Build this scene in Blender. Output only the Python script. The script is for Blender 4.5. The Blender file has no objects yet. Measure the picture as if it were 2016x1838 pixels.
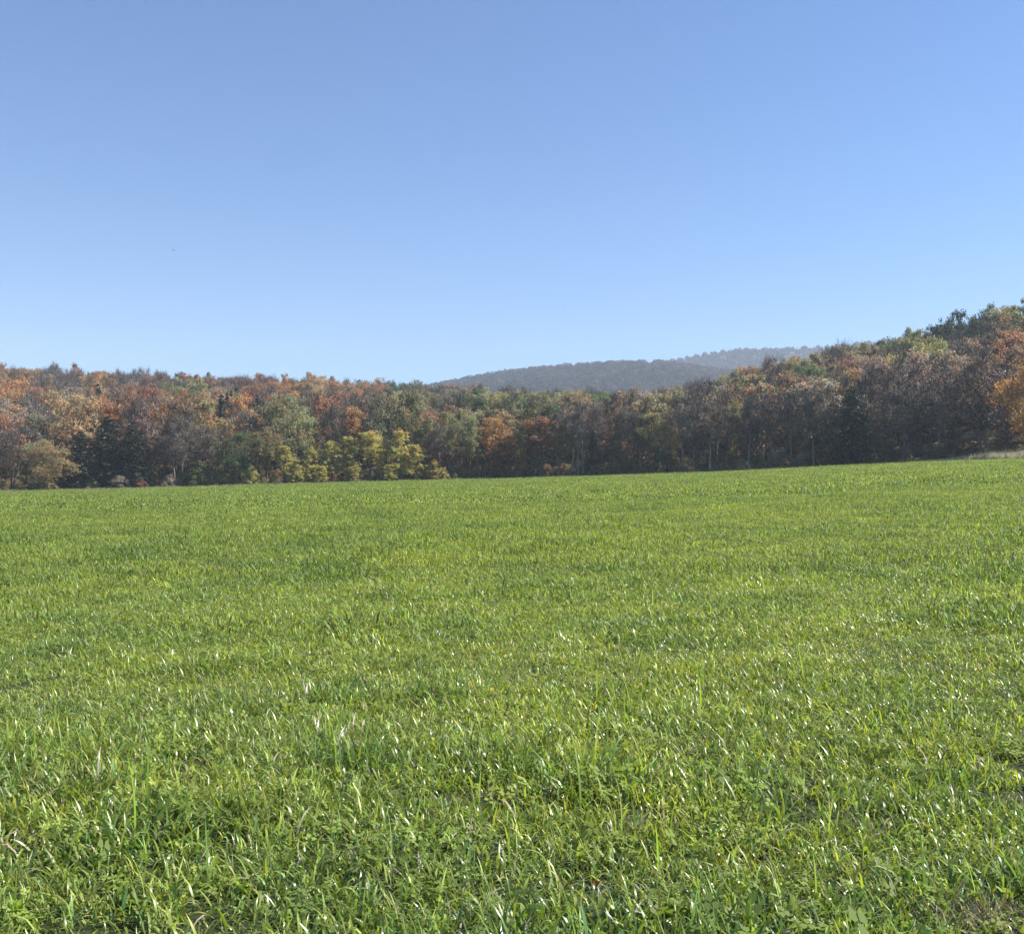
import bpy, math, numpy as np
from mathutils import Vector

R = math.radians
SC = bpy.context.scene
COL = SC.collection

# ------------------------------------------------------------------ camera, sky, sun, exposure
FPX, CX, CY, EYE = 2017.0, 1008.0, 919.0, 1.6      # focal length and centre of a 2016 px wide frame
cam_data = bpy.data.cameras.new('camera')
cam_data.sensor_fit = 'HORIZONTAL'
cam_data.sensor_width = 36.0
cam_data.lens = 36.0 * FPX / 2016.0
cam_data.clip_start = 0.05
cam_data.clip_end = 20000.0
cam = bpy.data.objects.new('camera', cam_data)
cam.location = (0, 0, EYE)
cam.rotation_euler = (R(90), 0, 0)
COL.objects.link(cam)
SC.camera = cam

SUN_AZ, SUN_EL = 80.0, 42.0                         # degrees right of the view direction (+Y), above the horizon
world = bpy.data.worlds.new('World')
SC.world = world
world.use_nodes = True
wn = world.node_tree
sky = wn.nodes.new('ShaderNodeTexSky')
sky.sky_type = 'NISHITA'
sky.sun_disc = False
sky.sun_elevation = R(SUN_EL)
sky.sun_rotation = R(SUN_AZ)
sky.altitude = 300.0
sky.air_density = 1.0
sky.dust_density = 0.04
sky.ozone_density = 10.0
wn.nodes['Background'].inputs['Strength'].default_value = 0.074
wn.links.new(sky.outputs[0], wn.nodes['Background'].inputs['Color'])

sun_data = bpy.data.lights.new('sun', 'SUN')
sun_data.energy = 5.0
sun_data.angle = R(0.5)
sun_data.color = (1.0, 0.95, 0.87)
sun = bpy.data.objects.new('sun', sun_data)
az, el = R(SUN_AZ), R(SUN_EL)
sdir = Vector((math.sin(az) * math.cos(el), math.cos(az) * math.cos(el), math.sin(el)))
sun.rotation_euler = sdir.to_track_quat('Z', 'Y').to_euler()
sun.location = (60, 50, 90)
COL.objects.link(sun)

vs = SC.view_settings
vs.view_transform = 'Standard'
vs.look = 'None'
vs.exposure = 1.12
vs.gamma = 1.0
vs.use_curve_mapping = False
cy = SC.cycles
cy.max_bounces = 7
cy.diffuse_bounces = 4
cy.glossy_bounces = 2
cy.transmission_bounces = 5
cy.volume_bounces = 1
cy.use_denoising = True
cy.sample_clamp_indirect = 6.0
cy.caustics_reflective = False
cy.caustics_refractive = False

# ------------------------------------------------------------------ helpers
rng = np.random.default_rng(7)


def lattice_noise(x, y, size, seed):
    """smooth value noise, 0..1"""
    t = np.random.default_rng(seed).random((256, 256))
    X, Y = np.asarray(x, float) / size, np.asarray(y, float) / size
    xi, yi = np.floor(X).astype(int), np.floor(Y).astype(int)
    fx, fy = X - xi, Y - yi
    fx, fy = fx * fx * (3 - 2 * fx), fy * fy * (3 - 2 * fy)
    g = lambda a, b: t[a & 255, b & 255]
    return (g(xi, yi) * (1 - fx) + g(xi + 1, yi) * fx) * (1 - fy) + (g(xi, yi + 1) * (1 - fx) + g(xi + 1, yi + 1) * fx) * fy


def smooth(t):
    t = np.clip(t, 0, 1)
    return t * t * (3 - 2 * t)


def build_mesh(name, verts, quads=None, tris=None, mats=(), qmat=None, tmat=None, qcol=None, tcol=None, smooth_shade=False):
    verts = np.asarray(verts, np.float32)
    nq = 0 if quads is None else len(quads)
    nt = 0 if tris is None else len(tris)
    me = bpy.data.meshes.new(name)
    me.vertices.add(len(verts))
    me.vertices.foreach_set('co', verts.ravel())
    loops = []
    if nq: loops.append(np.asarray(quads, np.int32).ravel())
    if nt: loops.append(np.asarray(tris, np.int32).ravel())
    loops = np.concatenate(loops)
    me.loops.add(len(loops))
    me.loops.foreach_set('vertex_index', loops)
    tot = np.concatenate([np.full(nq, 4, np.int32), np.full(nt, 3, np.int32)])
    start = np.concatenate([[0], np.cumsum(tot)[:-1]]).astype(np.int32)
    me.polygons.add(nq + nt)
    me.polygons.foreach_set('loop_start', start)
    if qmat is not None or tmat is not None:
        mi = np.concatenate([np.zeros(nq, np.int32) if qmat is None else np.asarray(qmat, np.int32),
                             np.zeros(nt, np.int32) if tmat is None else np.asarray(tmat, np.int32)])
        me.polygons.foreach_set('material_index', mi)
    for m in mats:
        me.materials.append(m)
    if qcol is not None or tcol is not None:
        c = np.concatenate([x for x in (qcol, tcol) if x is not None and len(x)])
        c = np.concatenate([c, np.ones((len(c), 1))], 1).astype(np.float32)
        a = me.attributes.new('vcol', 'FLOAT_COLOR', 'FACE')
        a.data.foreach_set('color', c.ravel())
    me.polygons.foreach_set('use_smooth', np.full(nq + nt, smooth_shade))
    me.update(calc_edges=True)
    return me


def link(name, me, parent=None, loc=None):
    o = bpy.data.objects.new(name, me)
    COL.objects.link(o)
    if parent is not None: o.parent = parent
    if loc is not None: o.location = loc
    return o


def tag(o, label=None, cat=None, group=None, kind=None):
    if label: o['label'] = label
    if cat: o['category'] = cat
    if group: o['group'] = group
    if kind: o['kind'] = kind
    return o


# ------------------------------------------------------------------ materials
def new_mat(name):
    m = bpy.data.materials.new(name)
    m.use_nodes = True
    nt = m.node_tree
    nt.nodes.clear()
    out = nt.nodes.new('ShaderNodeOutputMaterial')
    return m, nt, out


def leaf_material(name, rough, spec, trans, trans_gain):
    """thin leaf: tint of the plant times the leaf's own colour, part of the light passing through"""
    m, nt, out = new_mat(name)
    L = nt.links.new
    a = nt.nodes.new('ShaderNodeAttribute'); a.attribute_type = 'INSTANCER'; a.attribute_name = 'tint'
    b = nt.nodes.new('ShaderNodeAttribute'); b.attribute_type = 'GEOMETRY'; b.attribute_name = 'vcol'
    mul = nt.nodes.new('ShaderNodeMix'); mul.data_type = 'RGBA'; mul.blend_type = 'MULTIPLY'
    mul.inputs['Factor'].default_value = 1.0
    L(a.outputs['Color'], mul.inputs['A']); L(b.outputs['Color'], mul.inputs['B'])
    p = nt.nodes.new('ShaderNodeBsdfPrincipled')
    p.inputs['Roughness'].default_value = rough
    p.inputs['Specular IOR Level'].default_value = spec
    L(mul.outputs['Result'], p.inputs['Base Color'])
    g = nt.nodes.new('ShaderNodeMix'); g.data_type = 'RGBA'; g.blend_type = 'MULTIPLY'
    g.inputs['Factor'].default_value = 1.0
    g.inputs['B'].default_value = (*trans_gain, 1)
    L(mul.outputs['Result'], g.inputs['A'])
    t = nt.nodes.new('ShaderNodeBsdfTranslucent')
    L(g.outputs['Result'], t.inputs['Color'])
    mx = nt.nodes.new('ShaderNodeMixShader'); mx.inputs[0].default_value = trans
    L(p.outputs[0], mx.inputs[1]); L(t.outputs[0], mx.inputs[2]); L(mx.outputs[0], out.inputs['Surface'])
    return m


M_LEAF = leaf_material('autumn_leaf', 0.52, 0.35, 0.5, (1.35, 1.25, 0.9))
M_FAR = leaf_material('far_leaf', 0.9, 0.1, 0.4, (1.2, 1.1, 0.85))
M_NEEDLE = leaf_material('needle', 0.5, 0.3, 0.18, (1.1, 1.15, 0.8))
M_GRASS = leaf_material('grass_blade', 0.34, 0.5, 0.37, (1.5, 1.5, 0.5))
M_GRASS_FAR = leaf_material('grass_blade_far', 0.5, 0.3, 0.42, (1.35, 1.35, 0.55))
M_CLOVER = leaf_material('clover_leaf', 0.6, 0.25, 0.4, (1.35, 1.35, 0.6))
M_DRY = leaf_material('dry_stalk', 0.6, 0.3, 0.3, (1.1, 1.05, 0.9))


def bark_material(name='bark', lo=(0.04, 0.034, 0.03, 1), hi=(0.15, 0.13, 0.11, 1)):
    m, nt, out = new_mat(name)
    L = nt.links.new
    tc = nt.nodes.new('ShaderNodeTexCoord')
    mp = nt.nodes.new('ShaderNodeMapping'); mp.inputs['Scale'].default_value = (6, 6, 1.2)
    n = nt.nodes.new('ShaderNodeTexNoise'); n.inputs['Scale'].default_value = 2.2; n.inputs['Detail'].default_value = 5
    r = nt.nodes.new('ShaderNodeValToRGB')
    r.color_ramp.elements[0].position, r.color_ramp.elements[0].color = 0.3, lo
    r.color_ramp.elements[1].position, r.color_ramp.elements[1].color = 0.75, hi
    p = nt.nodes.new('ShaderNodeBsdfPrincipled'); p.inputs['Roughness'].default_value = 0.85
    b = nt.nodes.new('ShaderNodeBump'); b.inputs['Strength'].default_value = 0.6
    L(tc.outputs['Object'], mp.inputs['Vector']); L(mp.outputs[0], n.inputs['Vector']); L(n.outputs['Fac'], r.inputs[0])
    L(r.outputs[0], p.inputs['Base Color']); L(n.outputs['Fac'], b.inputs['Height']); L(b.outputs[0], p.inputs['Normal'])
    L(p.outputs[0], out.inputs['Surface'])
    return m


M_BARK = bark_material()
M_PALE = bark_material('pale_bark', (0.10, 0.09, 0.078, 1), (0.30, 0.27, 0.235, 1))


def ground_material():
    """soil and thatch in the meadow, leaf litter under the woods (point attribute 'woods')"""
    m, nt, out = new_mat('ground')
    L = nt.links.new
    geo = nt.nodes.new('ShaderNodeNewGeometry')
    def noise(scale, detail):
        n = nt.nodes.new('ShaderNodeTexNoise'); n.inputs['Scale'].default_value = scale; n.inputs['Detail'].default_value = detail
        L(geo.outputs['Position'], n.inputs['Vector']); return n
    def ramp(src, stops):
        r = nt.nodes.new('ShaderNodeValToRGB')
        while len(r.color_ramp.elements) < len(stops): r.color_ramp.elements.new(0.5)
        for e, (p_, c) in zip(r.color_ramp.elements, stops): e.position, e.color = p_, (*c, 1)
        L(src.outputs['Fac'], r.inputs[0]); return r
    fine, big = noise(9.0, 6), noise(0.35, 4)
    field = ramp(fine, [(0.3, (0.018, 0.022, 0.009)), (0.55, (0.035, 0.045, 0.014)), (0.78, (0.07, 0.065, 0.035))])
    litter = ramp(big, [(0.3, (0.05, 0.035, 0.022)), (0.7, (0.12, 0.07, 0.04))])
    at = nt.nodes.new('ShaderNodeAttribute'); at.attribute_name = 'woods'
    mx = nt.nodes.new('ShaderNodeMix'); mx.data_type = 'RGBA'
    L(at.outputs['Fac'], mx.inputs['Factor']); L(field.outputs[0], mx.inputs['A']); L(litter.outputs[0], mx.inputs['B'])
    p = nt.nodes.new('ShaderNodeBsdfPrincipled'); p.inputs['Roughness'].default_value = 0.9; p.inputs['Specular IOR Level'].default_value = 0.2
    bp = nt.nodes.new('ShaderNodeBump'); bp.inputs['Strength'].default_value = 0.5; bp.inputs['Distance'].default_value = 0.03
    L(fine.outputs['Fac'], bp.inputs['Height']); L(bp.outputs[0], p.inputs['Normal'])
    L(mx.outputs['Result'], p.inputs['Base Color']); L(p.outputs[0], out.inputs['Surface'])
    return m


# ------------------------------------------------------------------ the lie of the land
def table(pairs):
    a = np.array(pairs, float)
    return lambda u: np.interp(u, a[:, 0], a[:, 1])


EDGE_V = table([(-700, 988), (0, 968), (200, 964), (400, 958), (600, 952), (800, 947), (1000, 942), (1100, 939), (1200, 936), (1400, 929),
                (1600, 919), (1800, 910), (1900, 906), (2016, 903), (2700, 885)])
EDGE_Y = table([(-700, 150), (0, 165), (500, 180), (1000, 190), (1500, 178), (2016, 145), (2150, 160), (2400, 195), (2700, 215)])  # past the frame's right side the unseen edge is set back to let sun in
CREST_V = table([(-700, 700), (-200, 716), (0, 724), (100, 724), (200, 730), (300, 735), (500, 741), (600, 744), (700, 750), (800, 754), (870, 759),
                 (950, 763), (1050, 770), (1150, 772), (1250, 777), (1300, 772), (1350, 755), (1400, 745), (1440, 730), (1500, 712), (1600, 694),
                 (1650, 678), (1720, 668), (1780, 650), (1850, 628), (1920, 616), (1980, 592), (2016, 588), (2700, 520)])
CREST_Y = table([(-700, 430), (0, 430), (870, 420), (1150, 380), (1300, 345), (1500, 320), (1750, 300), (2016, 280), (2700, 330)])
RIDGE_V = table([(-700, 830), (500, 800), (780, 770), (860, 758), (900, 749), (960, 738), (1000, 732), (1050, 726), (1130, 719), (1200, 715), (1300, 712),
                 (1420, 728), (1600, 745), (2000, 760), (2700, 760)])
BACK_V = table([(-700, 800), (1000, 780), (1200, 730), (1290, 713), (1320, 709), (1370, 699), (1450, 687), (1530, 684), (1600, 682), (1650, 680), (1700, 672),
                (1800, 662), (2000, 662), (2700, 662)])
CANOPY = 16.2
RIDGE_Y, BACK_Y = 1700.0, 2350.0


def land(x, y):
    """height of the ground at x, y"""
    x, y = np.asarray(x, float), np.asarray(y, float)
    th = np.arctan2(x, y)
    D = np.hypot(x, y)
    tc = np.clip(th, -R(40), R(40))
    u = CX + FPX * np.tan(tc)
    d = D * np.cos(tc)
    ye = EDGE_Y(u)
    ze = EYE - ye * (EDGE_V(u) - CY) / FPX
    yc = CREST_Y(u)
    zc = EYE + yc * (CY - CREST_V(u)) / FPX - CANOPY
    zr = EYE + RIDGE_Y * (CY - RIDGE_V(u)) / FPX - 10
    zb = EYE + BACK_Y * (CY - BACK_V(u)) / FPX - 10
    ky = [ye, yc, yc + 150, np.full_like(u, 850), np.full_like(u, RIDGE_Y), np.full_like(u, RIDGE_Y + 300), np.full_like(u, BACK_Y), np.full_like(u, 2900)]
    kz = [ze, zc, zc - 10, np.full_like(u, 12.), zr, zr - 42, zb, zb - 45]
    z = ze * np.power(np.clip(d / ye, 0, 1), 1.15)
    for i in range(len(ky) - 1):
        t = (d - ky[i]) / (ky[i + 1] - ky[i])
        s = 0.55 * smooth(t) + 0.45 * np.clip(t, 0, 1)
        z = np.where((d > ky[i]) & (d <= ky[i + 1]), kz[i] + (kz[i + 1] - kz[i]) * s, z)
    z = np.where(d > ky[-1], kz[-1], z)
    w = 1 - smooth((np.abs(th) - R(40)) / R(45))
    bump = (lattice_noise(x + 500, y + 500, 0.9, 3) - 0.5) * 0.035 + (lattice_noise(x + 500, y + 500, 4.5, 4) - 0.5) * 0.07
    return z * w + bump * np.clip(D / 2, 0, 1)


def pix(x, y, z):
    return CX + FPX * x / y, CY - FPX * (z - EYE) / y


ang = np.concatenate([np.arange(-180, -42, 4.0), np.arange(-42, 42, 0.5), np.arange(42, 180, 4.0)])
rad = np.concatenate([[0.3], np.geomspace(0.6, 2900, 195)])
A, RR = np.meshgrid(R(1) * ang, rad)
gx, gy = (np.sin(A) * RR), (np.cos(A) * RR)
gz = land(gx, gy)
na, nr = len(ang), len(rad)
gv = np.stack([gx, gy, gz], -1).reshape(-1, 3)
gv = np.concatenate([gv, [[0, 0, 0]]])
ii, jj = np.meshgrid(np.arange(nr - 1), np.arange(na), indexing='ij')
jn = (jj + 1) % na
gq = np.stack([ii * na + jj, (ii + 1) * na + jj, (ii + 1) * na + jn, ii * na + jn], -1).reshape(-1, 4)[:, ::-1]
gt = np.stack([np.full(na, len(gv) - 1), np.arange(na), (np.arange(na) + 1) % na], -1)[:, ::-1]
ground_mesh = build_mesh('terrain', gv, gq, gt, [ground_material()], smooth_shade=True)
uu = CX + FPX * np.tan(np.clip(np.arctan2(gv[:, 0], gv[:, 1]), -R(40), R(40)))
dd = np.hypot(gv[:, 0], gv[:, 1]) * np.cos(np.clip(np.arctan2(gv[:, 0], gv[:, 1]), -R(40), R(40)))
woods = (smooth((dd - EDGE_Y(uu)) / 3 + 0.3) * (np.abs(np.arctan2(gv[:, 0], gv[:, 1])) < R(80))).astype(np.float32)
ground_mesh.attributes.new('woods', 'FLOAT', 'POINT').data.foreach_set('value', woods)
tag(link('terrain', ground_mesh), 'green meadow floor rising into wooded hills', None, None, 'structure')


# ------------------------------------------------------------------ building trees
def tube(path, radii, sides):
    path = np.asarray(path, float)
    n = len(path)
    tg = np.gradient(path, axis=0)
    tg /= np.linalg.norm(tg, axis=1, keepdims=True) + 1e-9
    ref = np.array([0.31, 0.95, 0.05])
    a = np.cross(tg, ref); a /= np.linalg.norm(a, axis=1, keepdims=True) + 1e-9
    b = np.cross(tg, a)
    ph = np.arange(sides) * 2 * np.pi / sides
    v = path[:, None, :] + np.asarray(radii)[:, None, None] * (np.cos(ph)[None, :, None] * a[:, None, :] + np.sin(ph)[None, :, None] * b[:, None, :])
    i, j = np.meshgrid(np.arange(n - 1), np.arange(sides), indexing='ij')
    k = (j + 1) % sides
    q = np.stack([i * sides + j, i * sides + k, (i + 1) * sides + k, (i + 1) * sides + j], -1).reshape(-1, 4)
    return v.reshape(-1, 3), q


def join(chunks):
    V, Q, n = [], [], 0
    for v, q in chunks:
        V.append(v); Q.append(q + n); n += len(v)
    return np.concatenate(V), np.concatenate(Q)


def leaf_quads(pos, nrm, size, r, aspect=0.62):
    """one four-cornered leaf spray at each position"""
    n = len(pos)
    nrm = nrm / (np.linalg.norm(nrm, axis=1, keepdims=True) + 1e-9)
    ref = r.normal(size=(n, 3))
    a = np.cross(nrm, ref); a /= np.linalg.norm(a, axis=1, keepdims=True) + 1e-9
    b = np.cross(nrm, a)
    s = size[:, None]
    k = nrm * s * r.uniform(-0.25, 0.25, (n, 1))
    v = np.stack([pos - a * s, pos - b * s * aspect + k, pos + a * s, pos + b * s * aspect + k], 1).reshape(-1, 3)
    return v, np.arange(4 * n).reshape(n, 4)


def profile(shape, t):
    if shape == 'round': return np.sin(np.pi * np.clip(t * 0.9 + 0.1, 0, 1)) ** 0.6
    if shape == 'tall': return np.sin(np.pi * np.clip(t * 0.82 + 0.16, 0, 1)) ** 0.7 * (0.75 + 0.25 * t)
    if shape == 'upright': return np.clip(1.02 - t, 0, 1) ** 0.6 * (0.72 + 0.28 * np.clip(t * 4, 0, 1))
    if shape == 'shrub': return np.clip(1.02 - t, 0, 1) ** 0.45
    return np.sqrt(np.clip(1 - (2 * t - 1) ** 2, 0, 1))


def broadleaf(seed, H, W, cb, shape, nclus, nleaf, lsize, sparse=0.0, stems=1, bark=None):
    bark = bark or M_BARK
    """returns trunk mesh, crown mesh of a tree H high and W wide, crown from cb*H up"""
    r = np.random.default_rng(seed)
    cz0, ch = cb * H, (1 - cb) * H
    t = np.sort(r.uniform(0, 1, nclus) ** 0.85)
    phi = np.arange(nclus) * 2.39996 + r.uniform(0, 1.2, nclus)
    lump = 1 + 0.22 * np.sin(3 * phi + r.uniform(0, 6)) * r.uniform(0.3, 1) + r.uniform(-0.16, 0.16, nclus)
    rr = np.sqrt(r.uniform(0.12, 1, nclus)) * profile(shape, t) * W * 0.5 * lump
    cl = np.stack([rr * np.cos(phi), rr * np.sin(phi), cz0 + ch * (0.06 + 0.88 * t)], 1)
    if shape != 'shrub':      # most clumps gather round a few big limbs, so the outline is uneven
        nlobe = int(r.integers(7, 11)) if shape == 'round' else int(r.integers(13, 18))
        lt = np.clip(np.linspace(0.08, 0.97, nlobe) + r.normal(0, 0.05, nlobe), 0.03, 1.0)
        lp = np.arange(nlobe) * 2.39996 + r.uniform(-0.6, 0.6, nlobe) + r.uniform(0, 6)
        lr = profile(shape, lt) * W * 0.5 * r.uniform(0.25, 0.98, nlobe)
        lobe = np.stack([lr * np.cos(lp), lr * np.sin(lp), cz0 + ch * (0.05 + 0.90 * lt)], 1)
        pick = r.integers(0, nlobe, nclus)
        spread = np.array([0.13 * W, 0.13 * W, 0.085 * H]) if shape == 'round' else np.array([0.10 * W, 0.10 * W, 0.075 * H])
        lc = lobe[pick] + r.normal(size=(nclus, 3)) * spread * r.uniform(0.6, 1.2, nlobe)[pick][:, None]
        use = r.random(nclus) < 0.72
        cl = np.where(use[:, None], lc, cl)
        cl[:, 2] = np.clip(cl[:, 2], cz0 * 0.75 + 0.03 * ch, H * 0.985)
    crad = W * 0.112 * r.uniform(0.65, 1.35, nclus) * (0.62 if shape == 'upright' else 0.8 if shape == 'tall' else 1)
    # wood
    wood = []
    lean = r.normal(0, 0.02, 2) * H
    tops = []
    for s in range(stems):
        off = r.normal(0, 0.10 * W, 2) * (1 if stems > 1 else 0)
        k = 9
        tt = np.linspace(0, 1, k)
        px = lean[0] * tt ** 1.5 + off[0] * (tt ** 0.8) * 1.6 + r.normal(0, 0.006 * H, k).cumsum() * (tt > 0)
        py = lean[1] * tt ** 1.5 + off[1] * (tt ** 0.8) * 1.6 + r.normal(0, 0.006 * H, k).cumsum() * (tt > 0)
        path = np.stack([px + off[0] * 0.2, py + off[1] * 0.2, -0.4 + tt * H * 0.88], 1)
        rad_ = 0.0145 * H * (1 if stems == 1 else 0.75) * (1 - 0.88 * tt) ; rad_[0] *= 1.5
        wood.append(tube(path, rad_, 6)); tops.append((path, rad_))
    nl = min(nclus, 26 if sparse > 0 else 18)
    for c in cl[r.choice(nclus, nl, replace=False)]:
        path, rad_ = tops[r.integers(len(tops))]
        hd = np.hypot(c[0], c[1])
        zs = np.clip(c[2] - hd * r.uniform(0.7, 1.5), cz0 * 0.8 + 0.1, H * 0.8)
        s0 = np.array([np.interp(zs, path[:, 2], path[:, 0]), np.interp(zs, path[:, 2], path[:, 1]), zs])
        mid = (s0 * 0.5 + c * 0.5) + np.array([0, 0, -0.08 * hd]) + r.normal(0, 0.05 * hd + 0.02, 3)
        p = np.stack([s0, s0 * 0.55 + mid * 0.45, mid, mid * 0.45 + c * 0.55, c])
        r0 = np.interp(zs, path[:, 2], rad_) * (0.78 if sparse > 0 else 0.6)
        wood.append(tube(p, r0 * np.array([1, .8, .6, .4, .15]), 4))
    tv, tq = join(wood)
    trunk = build_mesh('trunk', tv, tq, None, [bark], smooth_shade=True)
    # leaves
    n = nclus * nleaf
    ci = np.repeat(np.arange(nclus), nleaf)
    g = r.normal(size=(n, 3)); g /= np.linalg.norm(g, axis=1, keepdims=True)
    pos = cl[ci] + g * (crad[ci] * r.uniform(0.25, 1.12, n))[:, None] * np.array([1, 1, 0.75 if shape in ('round', 'shrub') else 1.05])
    ctr = np.array([0, 0, cz0 + 0.45 * ch])
    outw = pos - ctr; outw /= np.linalg.norm(outw, axis=1, keepdims=True)
    nrm = 0.8 * r.normal(size=(n, 3)) + 0.5 * outw + 0.35 * g + np.array([0, 0, 0.3])
    keep = r.random(n) > sparse
    if sparse > 0:
        keep &= r.random(nclus)[ci] > sparse * 0.55
    keep &= pos[:, 2] > 0.02
    pos, nrm, ci = pos[keep], nrm[keep], ci[keep]
    n = len(pos)
    lv, lq = leaf_quads(pos, nrm, lsize * r.uniform(0.55, 1.25, n), r)
    tone = r.uniform(0.78, 1.22, nclus)[ci] * r.uniform(0.75, 1.25, n)
    warm = (r.normal(0, 0.10, nclus)[ci] + r.normal(0, 0.06, n))
    col = tone[:, None] * np.stack([1 + warm, 1 - 0.2 * warm, 1 - warm * 0.6], 1)
    mi = np.zeros(n, int)
    if sparse > 0:          # bare twigs among the leaves
        nt_ = int(nclus * 22)
        cj = r.integers(0, nclus, nt_)
        st = cl[cj] + r.normal(0, 0.35, (nt_, 3)) * crad[cj][:, None]
        dr = r.normal(size=(nt_, 3)) * 0.55 + (cl[cj] - ctr) / (np.linalg.norm(cl[cj] - ctr, axis=1, keepdims=True)) * 0.7 + np.array([0, 0, 0.55])
        dr /= np.linalg.norm(dr, axis=1, keepdims=True)
        en = st + dr * (crad[cj] * r.uniform(0.7, 1.7, nt_))[:, None]
        w = np.cross(dr, r.normal(size=(nt_, 3))); w /= np.linalg.norm(w, axis=1, keepdims=True)
        tv = np.stack([st - w * 0.035, st + w * 0.035, en + w * 0.012, en - w * 0.012], 1).reshape(-1, 3)
        lq = np.concatenate([lq, np.arange(4 * nt_).reshape(nt_, 4) + len(lv)])
        lv = np.concatenate([lv, tv])
        col = np.concatenate([col, np.ones((nt_, 3))])
        mi = np.concatenate([mi, np.ones(nt_, int)])
    crown = build_mesh('crown', lv, lq, None, [M_LEAF, bark], qmat=mi, qcol=col)
    return trunk, crown, H, W


def conifer(seed, H, W, levels, per, lsize, lowest=0.05, power=0.8):
    r = np.random.default_rng(seed)
    tt = np.linspace(0, 1, 8)
    path = np.stack([r.normal(0, 0.004 * H, 8).cumsum() * (tt > 0), r.normal(0, 0.004 * H, 8).cumsum() * (tt > 0), -0.4 + tt * (H + 0.3)], 1)
    trunk = build_mesh('trunk', *tube(path, 0.013 * H * (1 - 0.93 * tt), 6), None, [M_BARK], smooth_shade=True)
    P, N, S, T = [], [], [], []
    for i in range(levels):
        t = (i + r.uniform(-0.3, 0.3)) / levels
        z = H * (lowest + (0.985 - lowest) * t)
        nb = max(4, int(per * (1 - 0.45 * t)))
        for a in np.arange(nb) * 2 * np.pi / nb + r.uniform(0, 6):
            Lb = W * 0.5 * np.clip(1 - t, 0.02, 1) ** power * r.uniform(0.45, 1.15) * (1 + 0.18 * math.sin(a * 2 + i * 0.9 + seed))
            m = max(3, int(5 + Lb / lsize * 2.2))
            s = np.sqrt(r.uniform(0.02, 1, m))
            droop = -0.10 - 0.25 * (1 - t) + r.normal(0, 0.05)
            rad_ = Lb * s
            side = r.normal(0, 0.13, m) * Lb * (1.15 - s)
            P.append(np.stack([rad_ * np.cos(a) - side * np.sin(a), rad_ * np.sin(a) + side * np.cos(a),
                               np.full(m, z) + droop * rad_ * s + 0.12 * Lb * s ** 3 + r.normal(0, 0.07, m)], 1))
            N.append(np.stack([r.normal(0.25, 0.4, m) * np.cos(a), r.normal(0.25, 0.4, m) * np.sin(a), np.full(m, 0.8)], 1) + r.normal(0, 0.3, (m, 3)))
            S.append(lsize * r.uniform(0.6, 1.3, m)); T.append(np.full(m, r.uniform(0.7, 1.3)))
    P, N, S, T = np.concatenate(P), np.concatenate(N), np.concatenate(S), np.concatenate(T)
    v, q = leaf_quads(P, N, S, r, 0.42)
    col = (T * r.uniform(0.75, 1.25, len(T)))[:, None] * np.ones(3)
    return trunk, build_mesh('crown', v, q, None, [M_NEEDLE], qcol=col), H, W


# prototypes: front row (finer) and hillside (coarser)
PROTO = {
    'round': [broadleaf(100 + i, 13, 10, 0.17, 'round', 130, 66, 0.165) for i in range(4)],
    'tall': [broadleaf(120 + i, 16, 7.0, 0.40, 'tall', 110, 58, 0.155) for i in range(5)],
    'thin': [broadleaf(140 + i, 16, 7.0, 0.40, 'tall', 115, 56, 0.145, sparse=0.55) for i in range(5)],
    'bare': [broadleaf(160 + i, 15, 8.0, 0.38, 'tall', 110, 52, 0.135, sparse=0.72, stems=1 + i % 2) for i in range(4)],
    'slender': [broadleaf(240 + i, 16, 5.0, 0.46, 'tall', 80, 52, 0.14, sparse=0.5, bark=M_PALE) for i in range(5)],
    'upright': [broadleaf(180 + i, 10, 4.6, 0.05, 'upright', 190, 42, 0.11) for i in range(5)],
    'shrub': [broadleaf(200 + i, 3, 3.4, 0.03, 'shrub', 46, 52, 0.11, stems=3) for i in range(3)],
    'conifer': [conifer(220 + i, 14, 8.5, 36, 12, 0.27, power=0.62) for i in range(4)],
    'hill_round': [broadleaf(300 + i, 14, 9.5, 0.20, 'round', 85, 48, 0.25) for i in range(7)],
    'hill_thin': [broadleaf(320 + i, 14, 9.0, 0.22, 'round', 90, 46, 0.215, sparse=0.42) for i in range(7)],
    'hill_conifer': [conifer(340 + i, 15, 6.5, 26, 9, 0.42) for i in range(3)],
}
KINDNAME = {k: 'deciduous_tree' for k in PROTO}
KINDNAME.update(conifer='evergreen_tree', hill_conifer='evergreen_tree', shrub='shrub')

# leaf colours
C = dict(
    rust=(0.27, 0.150, 0.098), orange=(0.36, 0.215, 0.105), brown=(0.29, 0.205, 0.142), mauve=(0.30, 0.228, 0.20), grey=(0.30, 0.262, 0.225),
    olive=(0.22, 0.205, 0.108), sage=(0.25, 0.26, 0.145), green=(0.115, 0.145, 0.065), dark=(0.036, 0.052, 0.034), lime=(0.42, 0.41, 0.15),
    moss=(0.29, 0.275, 0.12), amber=(0.42, 0.25, 0.085), yellow=(0.46, 0.415, 0.15), tan=(0.34, 0.265, 0.155), red=(0.25, 0.15, 0.125), umber=(0.245, 0.19, 0.148))
CNAME = dict(rust='rust orange', orange='bright orange', brown='russet brown', mauve='dull mauve', grey='half-bare grey', olive='olive green', sage='pale sage green',
             green='mid green', dark='dark evergreen', lime='lime yellow', moss='mossy yellow-green', amber='amber', yellow='golden yellow', tan='tan', red='dusky red', umber='dark umber')


def jitter(c, amount=0.16):
    k = rng.normal(0, amount * 0.5, 3) * 0.5 + rng.normal(0, amount)
    return tuple(np.clip(np.array(c) * (1 + k), 0.012, 0.6))


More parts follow.
